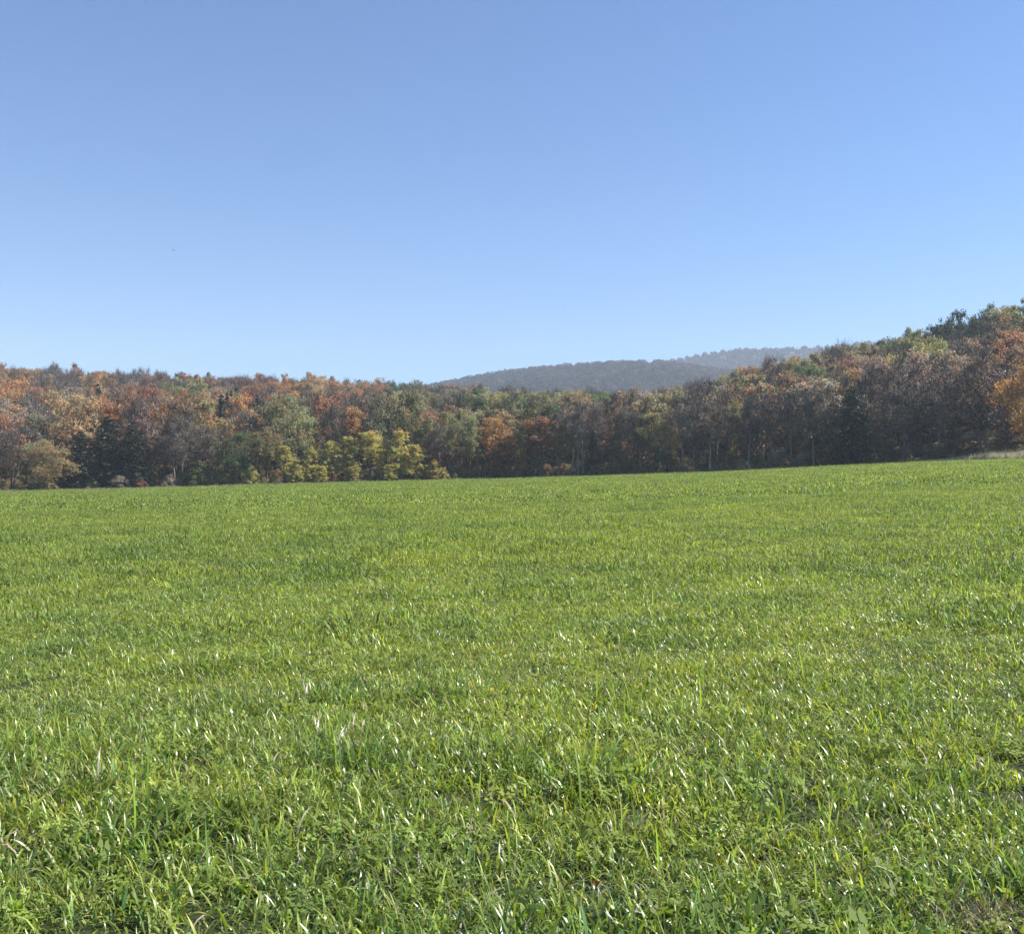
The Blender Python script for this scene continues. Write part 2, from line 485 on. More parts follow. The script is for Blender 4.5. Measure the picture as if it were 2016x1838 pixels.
def plant(kind, variant, x, y, H, W, color, rot, label, cat, group):
    tr, cr, h0, w0 = PROTO[kind][variant % len(PROTO[kind])]
    o = bpy.data.objects.new(KINDNAME[kind], None)
    o.empty_display_size = 0.5
    o.location = (x, y, float(land(x, y)))
    o.rotation_euler = (0, 0, rot)
    s = (W / w0, W / w0, H / h0)
    o.scale = s
    COL.objects.link(o)
    tag(o, label, cat, group)
    t = link('trunk', tr, o)
    c = link('crown', cr, o)
    c['tint'] = [float(v) for v in color]
    return o


def spot(u, y):
    return (u - CX) / FPX * y


# ------------------------------------------------------------------ trees along the field edge
# u, top row, width in px of a 2016 wide frame, metres behind the field edge, kind, colour, label
FRONT = [
    (-40, 850, 90, 4, 'thin', 'grey', None),
    (18, 852, 85, 5, 'bare', 'umber', 'dark bare-branched tree at the picture edge beside the tan-leaved tree'),
    (50, 842, 70, 12, 'thin', 'grey', 'tall grey thin-leaved tree rising behind the tan-leaved tree'),
    (88, 868, 104, 2.5, 'round', 'tan', 'low-branched tan-leaved tree at the field edge beside the dark evergreens'),
    (158, 846, 100, 6, 'conifer', 'dark', 'dark evergreen touching the tan-leaved tree, first of the evergreen clump'),
    (212, 816, 122, 7, 'conifer', 'dark', 'tallest dark evergreen in the clump near the tan-leaved tree'),
    (262, 828, 104, 5, 'conifer', 'dark', 'dark evergreen beside the bare dark-trunked tree, last of the clump'),
    (236, 936, 40, 1.5, 'shrub', 'grey', 'rounded grey-brown shrub under the tallest dark evergreen'),
    (276, 943, 32, 1.0, 'shrub', 'rust', 'little pinkish orange shrub at the foot of the dark evergreens'),
    (322, 858, 60, 7, 'thin', 'umber', 'slim umber tree between the dark evergreens and the bare dark-trunked tree'),
    (358, 822, 78, 3, 'bare', 'grey', 'bare grey tree with a strong dark trunk beside the evergreen clump'),
    (398, 846, 66, 7, 'thin', 'mauve', 'mauve-grey thin tree behind the green shrubs near the dark green tree'),
    (392, 905, 50, 2, 'shrub', 'green', 'green shrub beside the strong dark trunk of the bare grey tree'),
    (432, 898, 52, 3, 'shrub', 'olive', 'tall olive shrub just before the leafy dark green tree'),
    (470, 850, 80, 3, 'round', 'green', 'leafy dark green broad tree with crown reaching almost to the grass'),
    (524, 850, 66, 3, 'tall', 'olive', 'yellow-topped olive tree with a black trunk next to the dark green tree'),
    (496, 915, 34, 1.5, 'shrub', 'lime', 'small lime shrub between the dark green tree and the black trunk'),
    (560, 878, 52, 4, 'upright', 'lime', 'lime upright young tree, first of the yellow thicket'),
    (584, 905, 40, 2, 'upright', 'lime', 'short lime sapling at the start of the yellow thicket'),
    (612, 880, 52, 4, 'upright', 'lime', 'pointed lime young tree, second tall one of the yellow thicket'),
    (634, 915, 36, 1.5, 'upright', 'yellow', 'short yellow sapling in the yellow thicket'),
    (652, 866, 62, 5, 'upright', 'lime', 'third tall lime tree in the yellow thicket'),
    (686, 860, 54, 5, 'upright', 'lime', 'tall narrow lime tree beside the rounded golden tree'),
    (694, 908, 50, 2, 'upright', 'lime', 'bushy lime sapling in front of the tall narrow lime tree'),
    (728, 850, 74, 4, 'tall', 'yellow', 'rounded golden tree with dark bare trunks below'),
    (786, 842, 62, 4, 'upright', 'yellow', 'tallest golden yellow tree, pointed and bushy, of the yellow thicket'),
    (758, 868, 42, 4, 'upright', 'yellow', 'narrow golden tree between the rounded golden tree and the tallest one'),
    (818, 876, 44, 3, 'upright', 'yellow', 'golden tree close against the flank of the tallest golden tree'),
    (764, 915, 40, 1.5, 'upright', 'lime', 'low lime sapling at the foot of the tallest golden tree'),
    (854, 905, 36, 2, 'upright', 'yellow', 'short yellow pointed sapling ending the yellow thicket'),
    (872, 918, 26, 1.5, 'shrub', 'lime', 'small lime bush at the foot of the pale sage trees'),
    (846, 822, 52, 9, 'tall', 'sage', 'pale sage tree behind the last yellow saplings'),
    (882, 812, 58, 6, 'tall', 'sage', 'slender pale sage tree, second from the yellow thicket'),
    (906, 806, 56, 9, 'tall', 'sage', 'tallest slender pale sage tree of the group beside the yellow thicket'),
    (926, 818, 50, 2.5, 'tall', 'sage', 'pale sage tree with a single black trunk standing at the grass'),
    (890, 878, 60, 14, 'round', 'brown', 'russet undergrowth tree behind the pale sage trunks'),
    (948, 868, 44, 6, 'thin', 'brown', 'thin russet tree between the pale sage trunks and the red-brown tree'),
    (974, 824, 94, 6, 'tall', 'orange', 'orange and olive round crown above the low red-brown tree'),
    (986, 870, 84, 3, 'upright', 'rust', 'low red-brown round tree reaching down to the grass'),
    (1030, 888, 46, 2, 'upright', 'orange', 'bright orange bushy sapling at the grass by the red-brown tree'),
    (1012, 848, 48, 7, 'tall', 'moss', 'yellow-green crown squeezed between the two orange round crowns'),
    (1064, 820, 112, 4, 'tall', 'rust', 'large rust orange round tree with dark green shade beneath'),
    (1044, 870, 40, 4, 'conifer', 'dark', 'short dark evergreen beneath the large rust orange tree'),
    (1112, 838, 40, 3, 'tall', 'olive', 'olive thin tree just beyond the large rust orange tree'),
    (1126, 796, 46, 4, 'slender', 'umber', 'tall umber tree, first of the many-trunked stand past the rust tree'),
    (1148, 790, 46, 3, 'slender', 'brown', 'tall brown tree with pale vertical trunks in the many-trunked stand'),
    (1176, 800, 44, 4, 'slender', 'umber', 'dark slim tree in the middle of the many-trunked stand'),
    (1168, 850, 44, 4, 'conifer', 'dark', 'dark narrow evergreen hidden in the many-trunked stand'),
    (1206, 778, 66, 8, 'thin', 'brown', 'tallest brown tree of the many-trunked stand under the far hill'),
    (1190, 872, 50, 2, 'thin', 'red', 'low dusky red tree at the grass in the many-trunked stand'),
    (1216, 864, 48, 2.5, 'upright', 'olive', 'olive young tree at the grass beside the low dusky red tree'),
    (1248, 815, 58, 4, 'thin', 'umber', 'dark umber tree with black trunk ending the many-trunked stand'),
    (1282, 814, 72, 4, 'tall', 'olive', 'broad olive tree beside the black trunk of the umber tree'),
    (1318, 838, 52, 3, 'tall', 'tan', 'tan slender tree with a thin bent trunk after the broad olive tree'),
    (1300, 882, 40, 2, 'shrub', 'green', 'green bush at the foot of the broad olive tree'),
    (1343, 796, 50, 4, 'slender', 'grey', 'tall grey thin tree next to the tan slender tree'),
    (1366, 800, 54, 3, 'bare', 'grey', 'bare grey tree with a single straight dark trunk beyond the tan tree'),
    (1398, 790, 50, 3, 'slender', 'brown', 'brown thin tree between two straight dark trunks'),
    (1430, 802, 60, 3, 'thin', 'umber', 'umber thin tree near the pale little bush'),
    (1450, 790, 46, 22, 'round', 'moss', 'fresh lime green crown peeping above the bare grey trees'),
    (1460, 903, 32, 1.2, 'shrub', 'sage', 'pale little bush at the grass among dark trunks'),
    (1496, 772, 78, 4, 'bare', 'grey', 'wide bare grey tree with twin trunks past the pale little bush'),
    (1540, 778, 60, 8, 'bare', 'mauve', 'mauve bare tree behind the leaning trunks'),
    (1576, 762, 84, 2.5, 'bare', 'grey', 'bare tree with dark leaning trunks and low spreading limbs at the grass'),
    (1536, 880, 54, 4, 'shrub', 'grey', 'grey twiggy shrub beneath the low spreading limbs'),
    (1602, 782, 44, 3, 'slender', 'grey', 'grey thin tree between the leaning trunks and the thick forked trunk'),
    (1622, 770, 62, 2.5, 'bare', 'grey', 'bare tree with a thick forked trunk beside the big dark evergreen'),
    (1678, 756, 104, 2.5, 'conifer', 'dark', 'big dark evergreen standing alone among bare trees at the field edge'),
    (1650, 850, 56, 5, 'thin', 'tan', 'low tan tree half hidden behind the big dark evergreen'),
    (1724, 800, 64, 5, 'thin', 'brown', 'brown thin tree directly past the big dark evergreen'),
    (1760, 775, 70, 6, 'bare', 'mauve', 'mauve bare tree, second past the big dark evergreen'),
    (1796, 758, 74, 7, 'bare', 'grey', 'tall grey bare tree, third past the big dark evergreen'),
    (1744, 868, 58, 2, 'thin', 'olive', 'short olive tree at the grass past the big dark evergreen'),
    (1834, 775, 70, 6, 'thin', 'mauve', 'mauve thin tree above the start of the dry weeds'),
    (1800, 872, 60, 2.5, 'bare', 'umber', 'short dark bare tree just before the dry weeds begin'),
    (1870, 745, 74, 10, 'bare', 'grey', 'grey bare tree behind the dry weeds'),
    (1876, 850, 70, 5, 'thin', 'umber', 'short umber thin tree rising from the dry weeds'),
    (1908, 738, 66, 9, 'thin', 'brown', 'brown thin tree beside the great orange maple-like crown'),
    (1932, 845, 60, 5, 'thin', 'grey', 'low grey thin tree under the great orange crown'),
    (1954, 862, 34, 3.5, 'shrub', 'tan', 'small tan shrub in the dry weeds under the great orange crown'),
    (2026, 718, 118, 7, 'round', 'amber', 'great yellow and orange crown cut by the picture edge above the dry weeds'),
    (1992, 850, 80, 5, 'thin', 'brown', 'low brown tree below the great orange crown'),
    (1100, 806, 40, 5, 'slender', 'umber', 'slender umber tree close beside the large rust orange tree'),
    (1138, 812, 36, 2, 'slender', 'grey', 'slender pale-trunked tree at the grass in the many-trunked stand'),
    (1160, 806, 38, 7, 'slender', 'brown', 'slender brown tree behind the pale trunks of the many-trunked stand'),
    (1232, 800, 42, 6, 'slender', 'grey', 'slender grey tree between the tallest brown tree and the black trunk'),
    (1262, 820, 36, 3, 'slender', 'olive', 'slender olive tree squeezed against the broad olive tree'),
    (1412, 806, 40, 6, 'slender', 'mauve', 'slender mauve tree before the pale little bush'),
    (1474, 796, 42, 4, 'slender', 'grey', 'slender grey tree just past the pale little bush'),
    (1518, 786, 44, 5, 'slender', 'brown', 'slender brown tree next to the wide twin-trunked bare tree'),
    (1556, 790, 40, 4, 'slender', 'tan', 'slender tan tree before the dark leaning trunks'),
    (1642, 795, 42, 5, 'slender', 'umber', 'slender umber tree between the forked trunk and big dark evergreen'),
    (1708, 790, 42, 4, 'slender', 'grey', 'slender grey tree on the far side of the big dark evergreen'),
    (1778, 800, 44, 4, 'slender', 'brown', 'slender brown tree in front of the tall grey bare tree'),
    (1848, 790, 46, 5, 'slender', 'mauve', 'slender mauve tree at the start of the dry weeds'),
    (866, 836, 40, 4, 'slender', 'brown', 'slender brown tree between the yellow thicket and pale sage trees'),
    (345, 846, 40, 5, 'slender', 'umber', 'slender umber tree leaning near the strong dark trunk'),
    (418, 856, 40, 5, 'slender', 'brown', 'slender brown tree behind the tall olive shrub'),
    (2080, 760, 110, 6, 'thin', 'brown', None),
]
occupied = []        # (u0, u1, v0, v1) of planted crowns is not needed; keep x, y for spacing
ALLX, ALLY = [], []
for i, (u, vt, wpx, off, kind, colr, label) in enumerate(FRONT):
    y = float(EDGE_Y(u)) + off - (1.0 if kind == 'upright' else 0)
    x = spot(u, y)
    zt = EYE + y * (CY - vt) / FPX
    H = zt - float(land(x, y))
    W = wpx / FPX * y * 1.05
    c = jitter(C[colr], 0.06)
    ALLX.append(x); ALLY.append(y)
    if label is None:
        continue
    group = 'shrubs along the field edge' if kind == 'shrub' else 'evergreens along the field edge' if kind == 'conifer' else 'trees along the field edge'
    plant(kind, i, x, y, H, W, c, rng.uniform(0, 6.28), label, 'shrub' if kind == 'shrub' else 'tree', group)

# ------------------------------------------------------------------ trees on the hillsides
# colour marks read off the photograph: u, v, radius px, colour, kind
MARKS = [
    (372, 782, 34, 'moss', 0), (340, 782, 18, 'olive', 0), (362, 738, 22, 'dark', 2), (430, 738, 26, 'green', 0), (486, 738, 20, 'green', 2), (560, 744, 16, 'green', 0),
    (191, 808, 12, 'dark', 1), (460, 795, 12, 'dark', 1), (522, 825, 16, 'dark', 1), (498, 818, 14, 'dark', 1), (561, 812, 10, 'dark', 1), (442, 832, 22, 'dark', 1),
    (10, 760, 30, 'orange', 0), (30, 790, 30, 'orange', 0), (200, 760, 34, 'orange', 0), (300, 745, 26, 'rust', 0), (290, 790, 28, 'rust', 0), (260, 745, 30, 'mauve', 0), (370, 800, 24, 'orange', 0),
    (385, 752, 22, 'rust', 0), (500, 768, 40, 'rust', 0), (570, 770, 30, 'orange', 0), (650, 808, 34, 'rust', 0), (700, 780, 30, 'brown', 0), (715, 790, 24, 'orange', 0), (740, 770, 30, 'orange', 0),
    (600, 840, 30, 'sage', 0), (560, 845, 30, 'olive', 0), (620, 790, 26, 'tan', 0), (700, 840, 34, 'mauve', 0), (660, 850, 24, 'umber', 0), (120, 770, 40, 'mauve', 0), (60, 825, 34, 'grey', 0),
    (782, 772, 30, 'green', 0), (810, 755, 18, 'dark', 2), (756, 818, 34, 'sage', 0), (725, 812, 24, 'brown', 0), (850, 770, 40, 'umber', 0), (830, 800, 30, 'olive', 0), (940, 806, 22, 'green', 0),
    (976, 808, 22, 'moss', 0), (1022, 808, 34, 'sage', 0), (1000, 785, 40, 'umber', 0), (920, 765, 30, 'brown', 0), (880, 770, 16, 'rust', 0), (1005, 772, 14, 'rust', 0), (1060, 800, 40, 'olive', 0),
    (1090, 780, 20, 'dark', 2), (1100, 812, 30, 'sage', 0), (1140, 775, 20, 'umber', 0), (1143, 800, 14, 'moss', 0), (1190, 776, 44, 'green', 0), (1160, 790, 26, 'olive', 0),
    (1262, 790, 24, 'mauve', 0), (1340, 765, 34, 'olive', 0), (1300, 790, 40, 'olive', 0), (1380, 790, 40, 'mauve', 0), (1392, 800, 20, 'moss', 0), (1430, 755, 24, 'olive', 0), (1480, 745, 26, 'orange', 0), (1510, 730, 30, 'umber', 0), (1530, 755, 26, 'orange', 0),
    (1580, 712, 40, 'umber', 0), (1600, 730, 30, 'olive', 0), (1560, 740, 30, 'olive', 0), (1640, 710, 30, 'umber', 0), (1670, 746, 16, 'red', 0), (1690, 755, 14, 'orange', 0), (1736, 758, 26, 'mauve', 0), (1700, 700, 34, 'olive', 0), (1745, 690, 20, 'dark', 2), (1760, 700, 14, 'green', 0),
    (1781, 726, 24, 'moss', 0), (1845, 706, 30, 'moss', 0), (1837, 734, 18, 'orange', 0), (1861, 664, 24, 'dark', 2), (1900, 660, 26, 'dark', 2), (1926, 664, 26, 'dark', 2), (1988, 618, 36, 'dark', 2), (1962, 640, 30, 'olive', 0), (1985, 680, 26, 'rust', 0), (1950, 690, 30, 'umber', 0), (1900, 700, 30, 'umber', 0),
    (1800, 665, 34, 'olive', 0), (1840, 645, 30, 'sage', 0), (1760, 660, 30, 'olive', 0), (1720, 740, 30, 'brown', 0), (1820, 760, 40, 'mauve', 0),
]


def mix_for(u, v):
    if u < 820: return ['rust'] * 5 + ['orange'] * 3 + ['brown'] * 5 + ['mauve'] * 3 + ['tan'] * 2
    if u < 1300: return ['umber'] * 2 + ['olive'] * 3 + ['brown'] * 3 + ['green'] * 2 + ['mauve'] * 2 + ['sage'] * 2 + ['rust']
    return ['brown'] * 1 + ['umber'] * 5 + ['olive'] * 5 + ['mauve'] * 2 + ['grey'] * 2 + ['rust'] * 1 + ['green'] * 1


trees = []           # x, y, z, H, W, kind, colour key
cell = {}
def far_enough(x, y, dmin):
    k = (int(x // 8), int(y // 8))
    for a in (-1, 0, 1):
        for b in (-1, 0, 1):
            for (px, py) in cell.get((k[0] + a, k[1] + b), ()):
                if (px - x) ** 2 + (py - y) ** 2 < dmin * dmin: return False
    return True
def put(x, y): cell.setdefault((int(x // 8), int(y // 8)), []).append((x, y))
for x, y in zip(ALLX, ALLY): put(x, y)
n_try = 52000
tu = rng.uniform(-700, 2720, n_try)
tf = rng.uniform(0, 1, n_try)
ty = np.sqrt((EDGE_Y(tu) + 9) ** 2 + tf * ((CREST_Y(tu) + 45) ** 2 - (EDGE_Y(tu) + 9) ** 2))
for u, y in zip(tu, ty):
    x = spot(u, y)
    if not far_enough(x, y, 5.4 if y < float(EDGE_Y(u)) + 55 else 4.7): continue
    put(x, y)
    z = float(land(x, y))
    back = (y - float(EDGE_Y(u))) / (float(CREST_Y(u)) - float(EDGE_Y(u)))
    H = rng.uniform(11.5, 15.5) * (1.05 if back < 0.3 else 1) * (rng.uniform(0.84, 1.14) if back > 0.8 else 1)
    v = pix(x, y, z + H * 0.75)[1]
    ck, special = None, 0
    best = 9
    for (mu, mv, mr, mc, sp) in MARKS:
        q = math.hypot(u - mu, v - mv) / mr
        if q < 1 and q < best:
            best, ck, special = q, mc, sp
    if ck is None or (special != 1 and rng.random() < 0.12):
        pal = mix_for(u, v); ck = pal[rng.integers(len(pal))]; special = 0
    if special or (ck == 'dark'):
        kind = 'hill_conifer' if special == 1 else 'hill_round'
        if special == 1: H *= 1.1
    else:
        kind = 'hill_thin' if rng.random() < (0.75 if ck in ('mauve', 'grey', 'umber') else 0.2) else 'hill_round'
    W = rng.uniform(7.0, 10.0) * (0.62 if kind == 'hill_conifer' else 1.0) * (1 - 0.22 * min(1.0, back))
    trees.append((x, y, z, H, W, kind, ck, u))

# how much of each crown shows from the meadow: paint ellipses front to back
gw, gh, v0 = 1008, 220, 560
mask = np.zeros((gh, gw), bool)
show = np.zeros(len(trees))
def paint(x, y, z, H, W, cbf):
    u, _ = pix(x, y, z)
    vt, vb = pix(x, y, z + H)[1], pix(x, y, z + H * cbf)[1]
    cu, cv, ru, rv = u / 2, ((vt + vb) / 2 - v0) / 2, W / y * FPX / 4, (vb - vt) / 4
    a0, a1, b0, b1 = int(max(0, cu - ru)), int(min(gw, cu + ru + 1)), int(max(0, cv - rv)), int(min(gh, cv + rv + 1))
    if a1 <= a0 or b1 <= b0: return 0
    X, Y = np.meshgrid(np.arange(a0, a1) + .5, np.arange(b0, b1) + .5)
    e = ((X - cu) / ru) ** 2 + ((Y - cv) / rv) ** 2 < 1
    sub = mask[b0:b1, a0:a1]
    n = int((e & ~sub).sum())
    sub |= e
    return n
for i, (u, vt, wpx, off, kind, colr, label) in enumerate(FRONT):
    y = float(EDGE_Y(u)) + off; x = spot(u, y); zg = float(land(x, y))
    paint(x, y, zg, EYE + y * (CY - vt) / FPX - zg, wpx / FPX * y, 0.1 if kind in ('shrub', 'upright', 'conifer') else 0.3)
order = sorted(range(len(trees)), key=lambda i: trees[i][1])
for i in order:
    x, y, z, H, W, kind, ck, u = trees[i]
    show[i] = paint(x, y, z, H, W, 0.2)
inframe = np.array([4 < t[7] < 2012 for t in trees])
n_front_dec = sum(1 for f in FRONT if f[6] and f[4] not in ('shrub', 'conifer'))
rank = sorted([i for i in range(len(trees)) if inframe[i] and show[i] > 24], key=lambda i: -show[i])
single = rank[:300 - n_front_dec]
single_set = set(single)

ZONES = [(150, 'above the tan-leaved tree'), (310, 'above the dark evergreen clump'), (440, 'above the bare dark-trunked tree'), (560, 'above the leafy dark green tree'),
         (700, 'above the lime saplings'), (850, 'above the golden yellow trees'), (950, 'above the pale sage trees'), (1100, 'above the rust round trees'), (1260, 'above the many-trunked stand'),
         (1420, 'above the broad olive tree'), (1560, 'above the twin-trunked bare tree'), (1720, 'above the big dark evergreen'), (1860, 'above the first dry weeds'), (2100, 'above the great orange crown')]
def zone(u): return next(s for lim, s in ZONES if u < lim)
def tier(u, v):
    sk = float(CREST_V(u)); lo = 830.0
    f = (v - sk) / max(30, lo - sk)
    return 'on the skyline' if f < 0.14 else 'high up' if f < 0.42 else 'halfway up' if f < 0.72 else 'low down'
ORD = ['first', 'second', 'third', 'fourth', 'fifth', 'sixth', 'seventh', 'eighth', 'ninth', 'tenth', 'eleventh', 'twelfth']
buckets = {}
for i in single:
    x, y, z, H, W, kind, ck, u = trees[i]
    v = pix(x, y, z + H)[1]
    buckets.setdefault((ck, kind == 'hill_conifer', tier(u, v), zone(u)), []).append((u, i))
labels = {}
for (ck, con, ti, zo), L_ in buckets.items():
    L_.sort()
    what = (CNAME[ck] if not con else 'spired dark evergreen') + ('' if ck == 'dark' or con else ' tree')
    for k, (u, i) in enumerate(L_):
        labels[i] = f'{what} {ti} {zo}' if len(L_) == 1 else \
            f'{ORD[k]} {what} from the left {ti} {zo}'
for i in single:
    x, y, z, H, W, kind, ck, u = trees[i]
    assert len(labels[i].split()) <= 16, labels[i]
    plant(kind, int(rng.integers(9)), x, y, H, W, jitter(C[ck]), rng.uniform(0, 6.28), labels[i], 'tree',
          'evergreens on the hillside' if kind == 'hill_conifer' else 'autumn trees on the hillsides')


# ------------------------------------------------------------------ masses nobody could count
def instancer(name, pts, rot, scl, idx, tint, protos):
    """one object whose points carry copies of the given meshes"""
    n = len(pts)
    me = bpy.data.meshes.new(name)
    me.vertices.add(n)
    me.vertices.foreach_set('co', np.asarray(pts, np.float32).ravel())
    me.attributes.new('rot', 'FLOAT_VECTOR', 'POINT').data.foreach_set('vector', np.asarray(rot, np.float32).ravel())
    me.attributes.new('scl', 'FLOAT_VECTOR', 'POINT').data.foreach_set('vector', np.asarray(scl, np.float32).ravel())
    me.attributes.new('idx', 'INT', 'POINT').data.foreach_set('value', np.asarray(idx, np.int32))
    tint = np.concatenate([np.asarray(tint, np.float32), np.ones((n, 1), np.float32)], 1)
    me.attributes.new('tint', 'FLOAT_COLOR', 'POINT').data.foreach_set('color', tint.ravel())
    coll = bpy.data.collections.new(name + '_shapes')
    for k, pm in enumerate(protos):
        coll.objects.link(bpy.data.objects.new(f'{name}_shape_{k:03d}', pm))
    ng = bpy.data.node_groups.new(name + '_scatter', 'GeometryNodeTree')
    ng.interface.new_socket('Geometry', in_out='INPUT', socket_type='NodeSocketGeometry')
    ng.interface.new_socket('Geometry', in_out='OUTPUT', socket_type='NodeSocketGeometry')
    N, L = ng.nodes.new, ng.links.new
    gi, go = N('NodeGroupInput'), N('NodeGroupOutput')
    iop, ci = N('GeometryNodeInstanceOnPoints'), N('GeometryNodeCollectionInfo')
    ci.inputs['Collection'].default_value = coll
    ci.inputs['Separate Children'].default_value = True
    ci.inputs['Reset Children'].default_value = True
    def named(attr, dt):
        a = N('GeometryNodeInputNamedAttribute'); a.data_type = dt; a.inputs['Name'].default_value = attr
        return a.outputs['Attribute']
    L(gi.outputs[0], iop.inputs['Points']); L(ci.outputs[0], iop.inputs['Instance'])
    iop.inputs['Pick Instance'].default_value = True
    L(named('idx', 'INT'), iop.inputs['Instance Index'])
    L(named('rot', 'FLOAT_VECTOR'), iop.inputs['Rotation'])
    L(named('scl', 'FLOAT_VECTOR'), iop.inputs['Scale'])
    L(iop.outputs[0], go.inputs[0])
    o = link(name, me)
    o.modifiers.new('scatter', 'NODES').node_group = ng
    return o


# the rest of the wooded hillsides: crown and trunk of each tree as copies
P_, R_, S_, I_, T_ = [], [], [], [], []
hill_protos, hp_index = [], {}
for k in ('hill_round', 'hill_thin', 'hill_conifer'):
    for j, (tr, cr, h0, w0) in enumerate(PROTO[k]):
        hp_index[(k, j)] = len(hill_protos); hill_protos += [cr, tr]
for i, (x, y, z, H, W, kind, ck, u) in enumerate(trees):
    if i in single_set: continue
    j = int(rng.integers(len(PROTO[kind])))
    h0, w0 = PROTO[kind][j][2:]
    rot, c = rng.uniform(0, 6.28), jitter(C[ck])
    for part in (0, 1):
        P_.append((x, y, z)); R_.append((0, 0, rot)); S_.append((W / w0, W / w0, H / h0)); I_.append(hp_index[(kind, j)] + part); T_.append(c)
tag(instancer('forest', P_, R_, S_, I_, T_, hill_protos), 'autumn woods filling the hillsides behind the singled-out trees', 'forest', None, 'stuff')

# far ridge woods
def far_crown(seed, con):
    r = np.random.default_rng(seed)
    n = 150
    if con:
        t = r.uniform(0, 1, n); a = r.uniform(0, 6.28, n); q = (1 - t) * 3.0 * np.sqrt(r.uniform(0.1, 1, n))
        pos = np.stack([q * np.cos(a), q * np.sin(a), 1 + 15 * t], 1)
    else:
        g = r.normal(size=(n, 3)); g /= np.linalg.norm(g, axis=1, keepdims=True)
        g *= (1 + 0.2 * np.sin(4 * np.arctan2(g[:, 0], g[:, 1]) + seed))[:, None]
        pos = np.array([0, 0, 7.5]) + g * np.array([4.8, 4.8, 5]) * r.uniform(0.6, 1.05, (n, 1))
    nrm = r.normal(size=(n, 3)) + (pos - [0, 0, 6]) * 0.25 + [0, 0, 0.4]
    v, q_ = leaf_quads(pos, nrm, r.uniform(0.9, 1.6, n), r, 0.8)
    return build_mesh('far_crown', v, q_, None, [M_FAR], qcol=r.uniform(0.7, 1.3, (n, 1)) * np.ones(3))
far_protos = [far_crown(400 + i, i >= 5) for i in range(8)]
m = 45000
fu = rng.uniform(640, 2150, m)
fy = np.concatenate([np.sqrt(rng.uniform(800 ** 2, 1960 ** 2, m * 2 // 3)), np.sqrt(rng.uniform(1960 ** 2, 2490 ** 2, m - m * 2 // 3))])
fx = (fu - CX) / FPX * fy
keep = np.ones(m, bool); seen = {}
for i in range(m):
    k = (int(fx[i] // 7.6), int(fy[i] // 7.6))
    if k in seen: keep[i] = False
    seen[k] = 1
fx, fy, fu = fx[keep], fy[keep], fu[keep]; m = len(fx)
fz = land(fx, fy)
crest_d = np.where(fy < 2010, np.abs(fy - RIDGE_Y), np.abs(fy - BACK_Y))
nz = lattice_noise(fx + 9000, fy + 9000, 70, 21)
is_con = rng.random(m) < np.where(crest_d < 80, 0.35, np.where(nz > 0.68, 0.3, 0.03)) + 0.15 * (fy > 2010)
pal = np.array([C[k] for k in ('rust', 'brown', 'brown', 'mauve', 'umber', 'mauve', 'olive', 'mauve', 'rust', 'mauve')])
nq = lattice_noise(fx + 9000, fy + 9000, 120, 22) * 0.6 + lattice_noise(fx + 9000, fy + 9000, 40, 23) * 0.4
pal = pal[np.argsort(pal[:, 0] - pal[:, 1])]
ft = pal[np.clip((nq - 0.25) * 2 * len(pal) + rng.normal(0, 1.6, m), 0, len(pal) - 1).astype(int)] * rng.uniform(0.08, 0.40, (m, 1))
ft *= (0.55 + 0.9 * nq)[:, None]
ft = np.where(is_con[:, None], np.array(C['dark']) * rng.uniform(0.8, 1.3, (m, 1)), ft)
fs = rng.uniform(0.55, 1.15, (m, 1)) * np.ones(3) * np.where(is_con, 0.62, 1)[:, None]
fi = np.where(is_con, 5 + rng.integers(3, size=m), rng.integers(5, size=m))
tag(instancer('distant_forest', np.stack([fx, fy, fz], 1), np.stack([np.zeros(m), np.zeros(m), rng.uniform(0, 6.28, m)], 1), fs, fi, ft, far_protos),
    'far-off woods on the hazy blue hill in the gap', 'forest', None, 'stuff')

# undergrowth under the edge trees
m = 1800
qu = rng.uniform(-650, 2650, m)
qy = EDGE_Y(qu) + np.where(rng.random(m) < 0.38, 1.0, 6.0) + rng.uniform(0, 1, m) ** 1.3 * 24
qx = (qu - CX) / FPX * qy
pal = np.array([C[k] for k in ('umber', 'olive', 'green', 'grey', 'brown', 'olive', 'sage', 'tan')])
qs = rng.uniform(0.25, 0.85, (m, 1)) * np.array([1.2, 1.2, 1.0])
qs[qy - EDGE_Y(qu) < 2.5] *= 0.6
under_protos = [p[1] for p in PROTO['shrub']]
tag(instancer('undergrowth', np.stack([qx, qy, land(qx, qy)], 1), np.stack([np.zeros(m), np.zeros(m), rng.uniform(0, 6.28, m)], 1), qs,
              rng.integers(len(under_protos), size=m), pal[rng.integers(len(pal), size=m)], under_protos),
    'low tangled undergrowth along the foot of the field-edge trees', 'undergrowth', None, 'stuff')


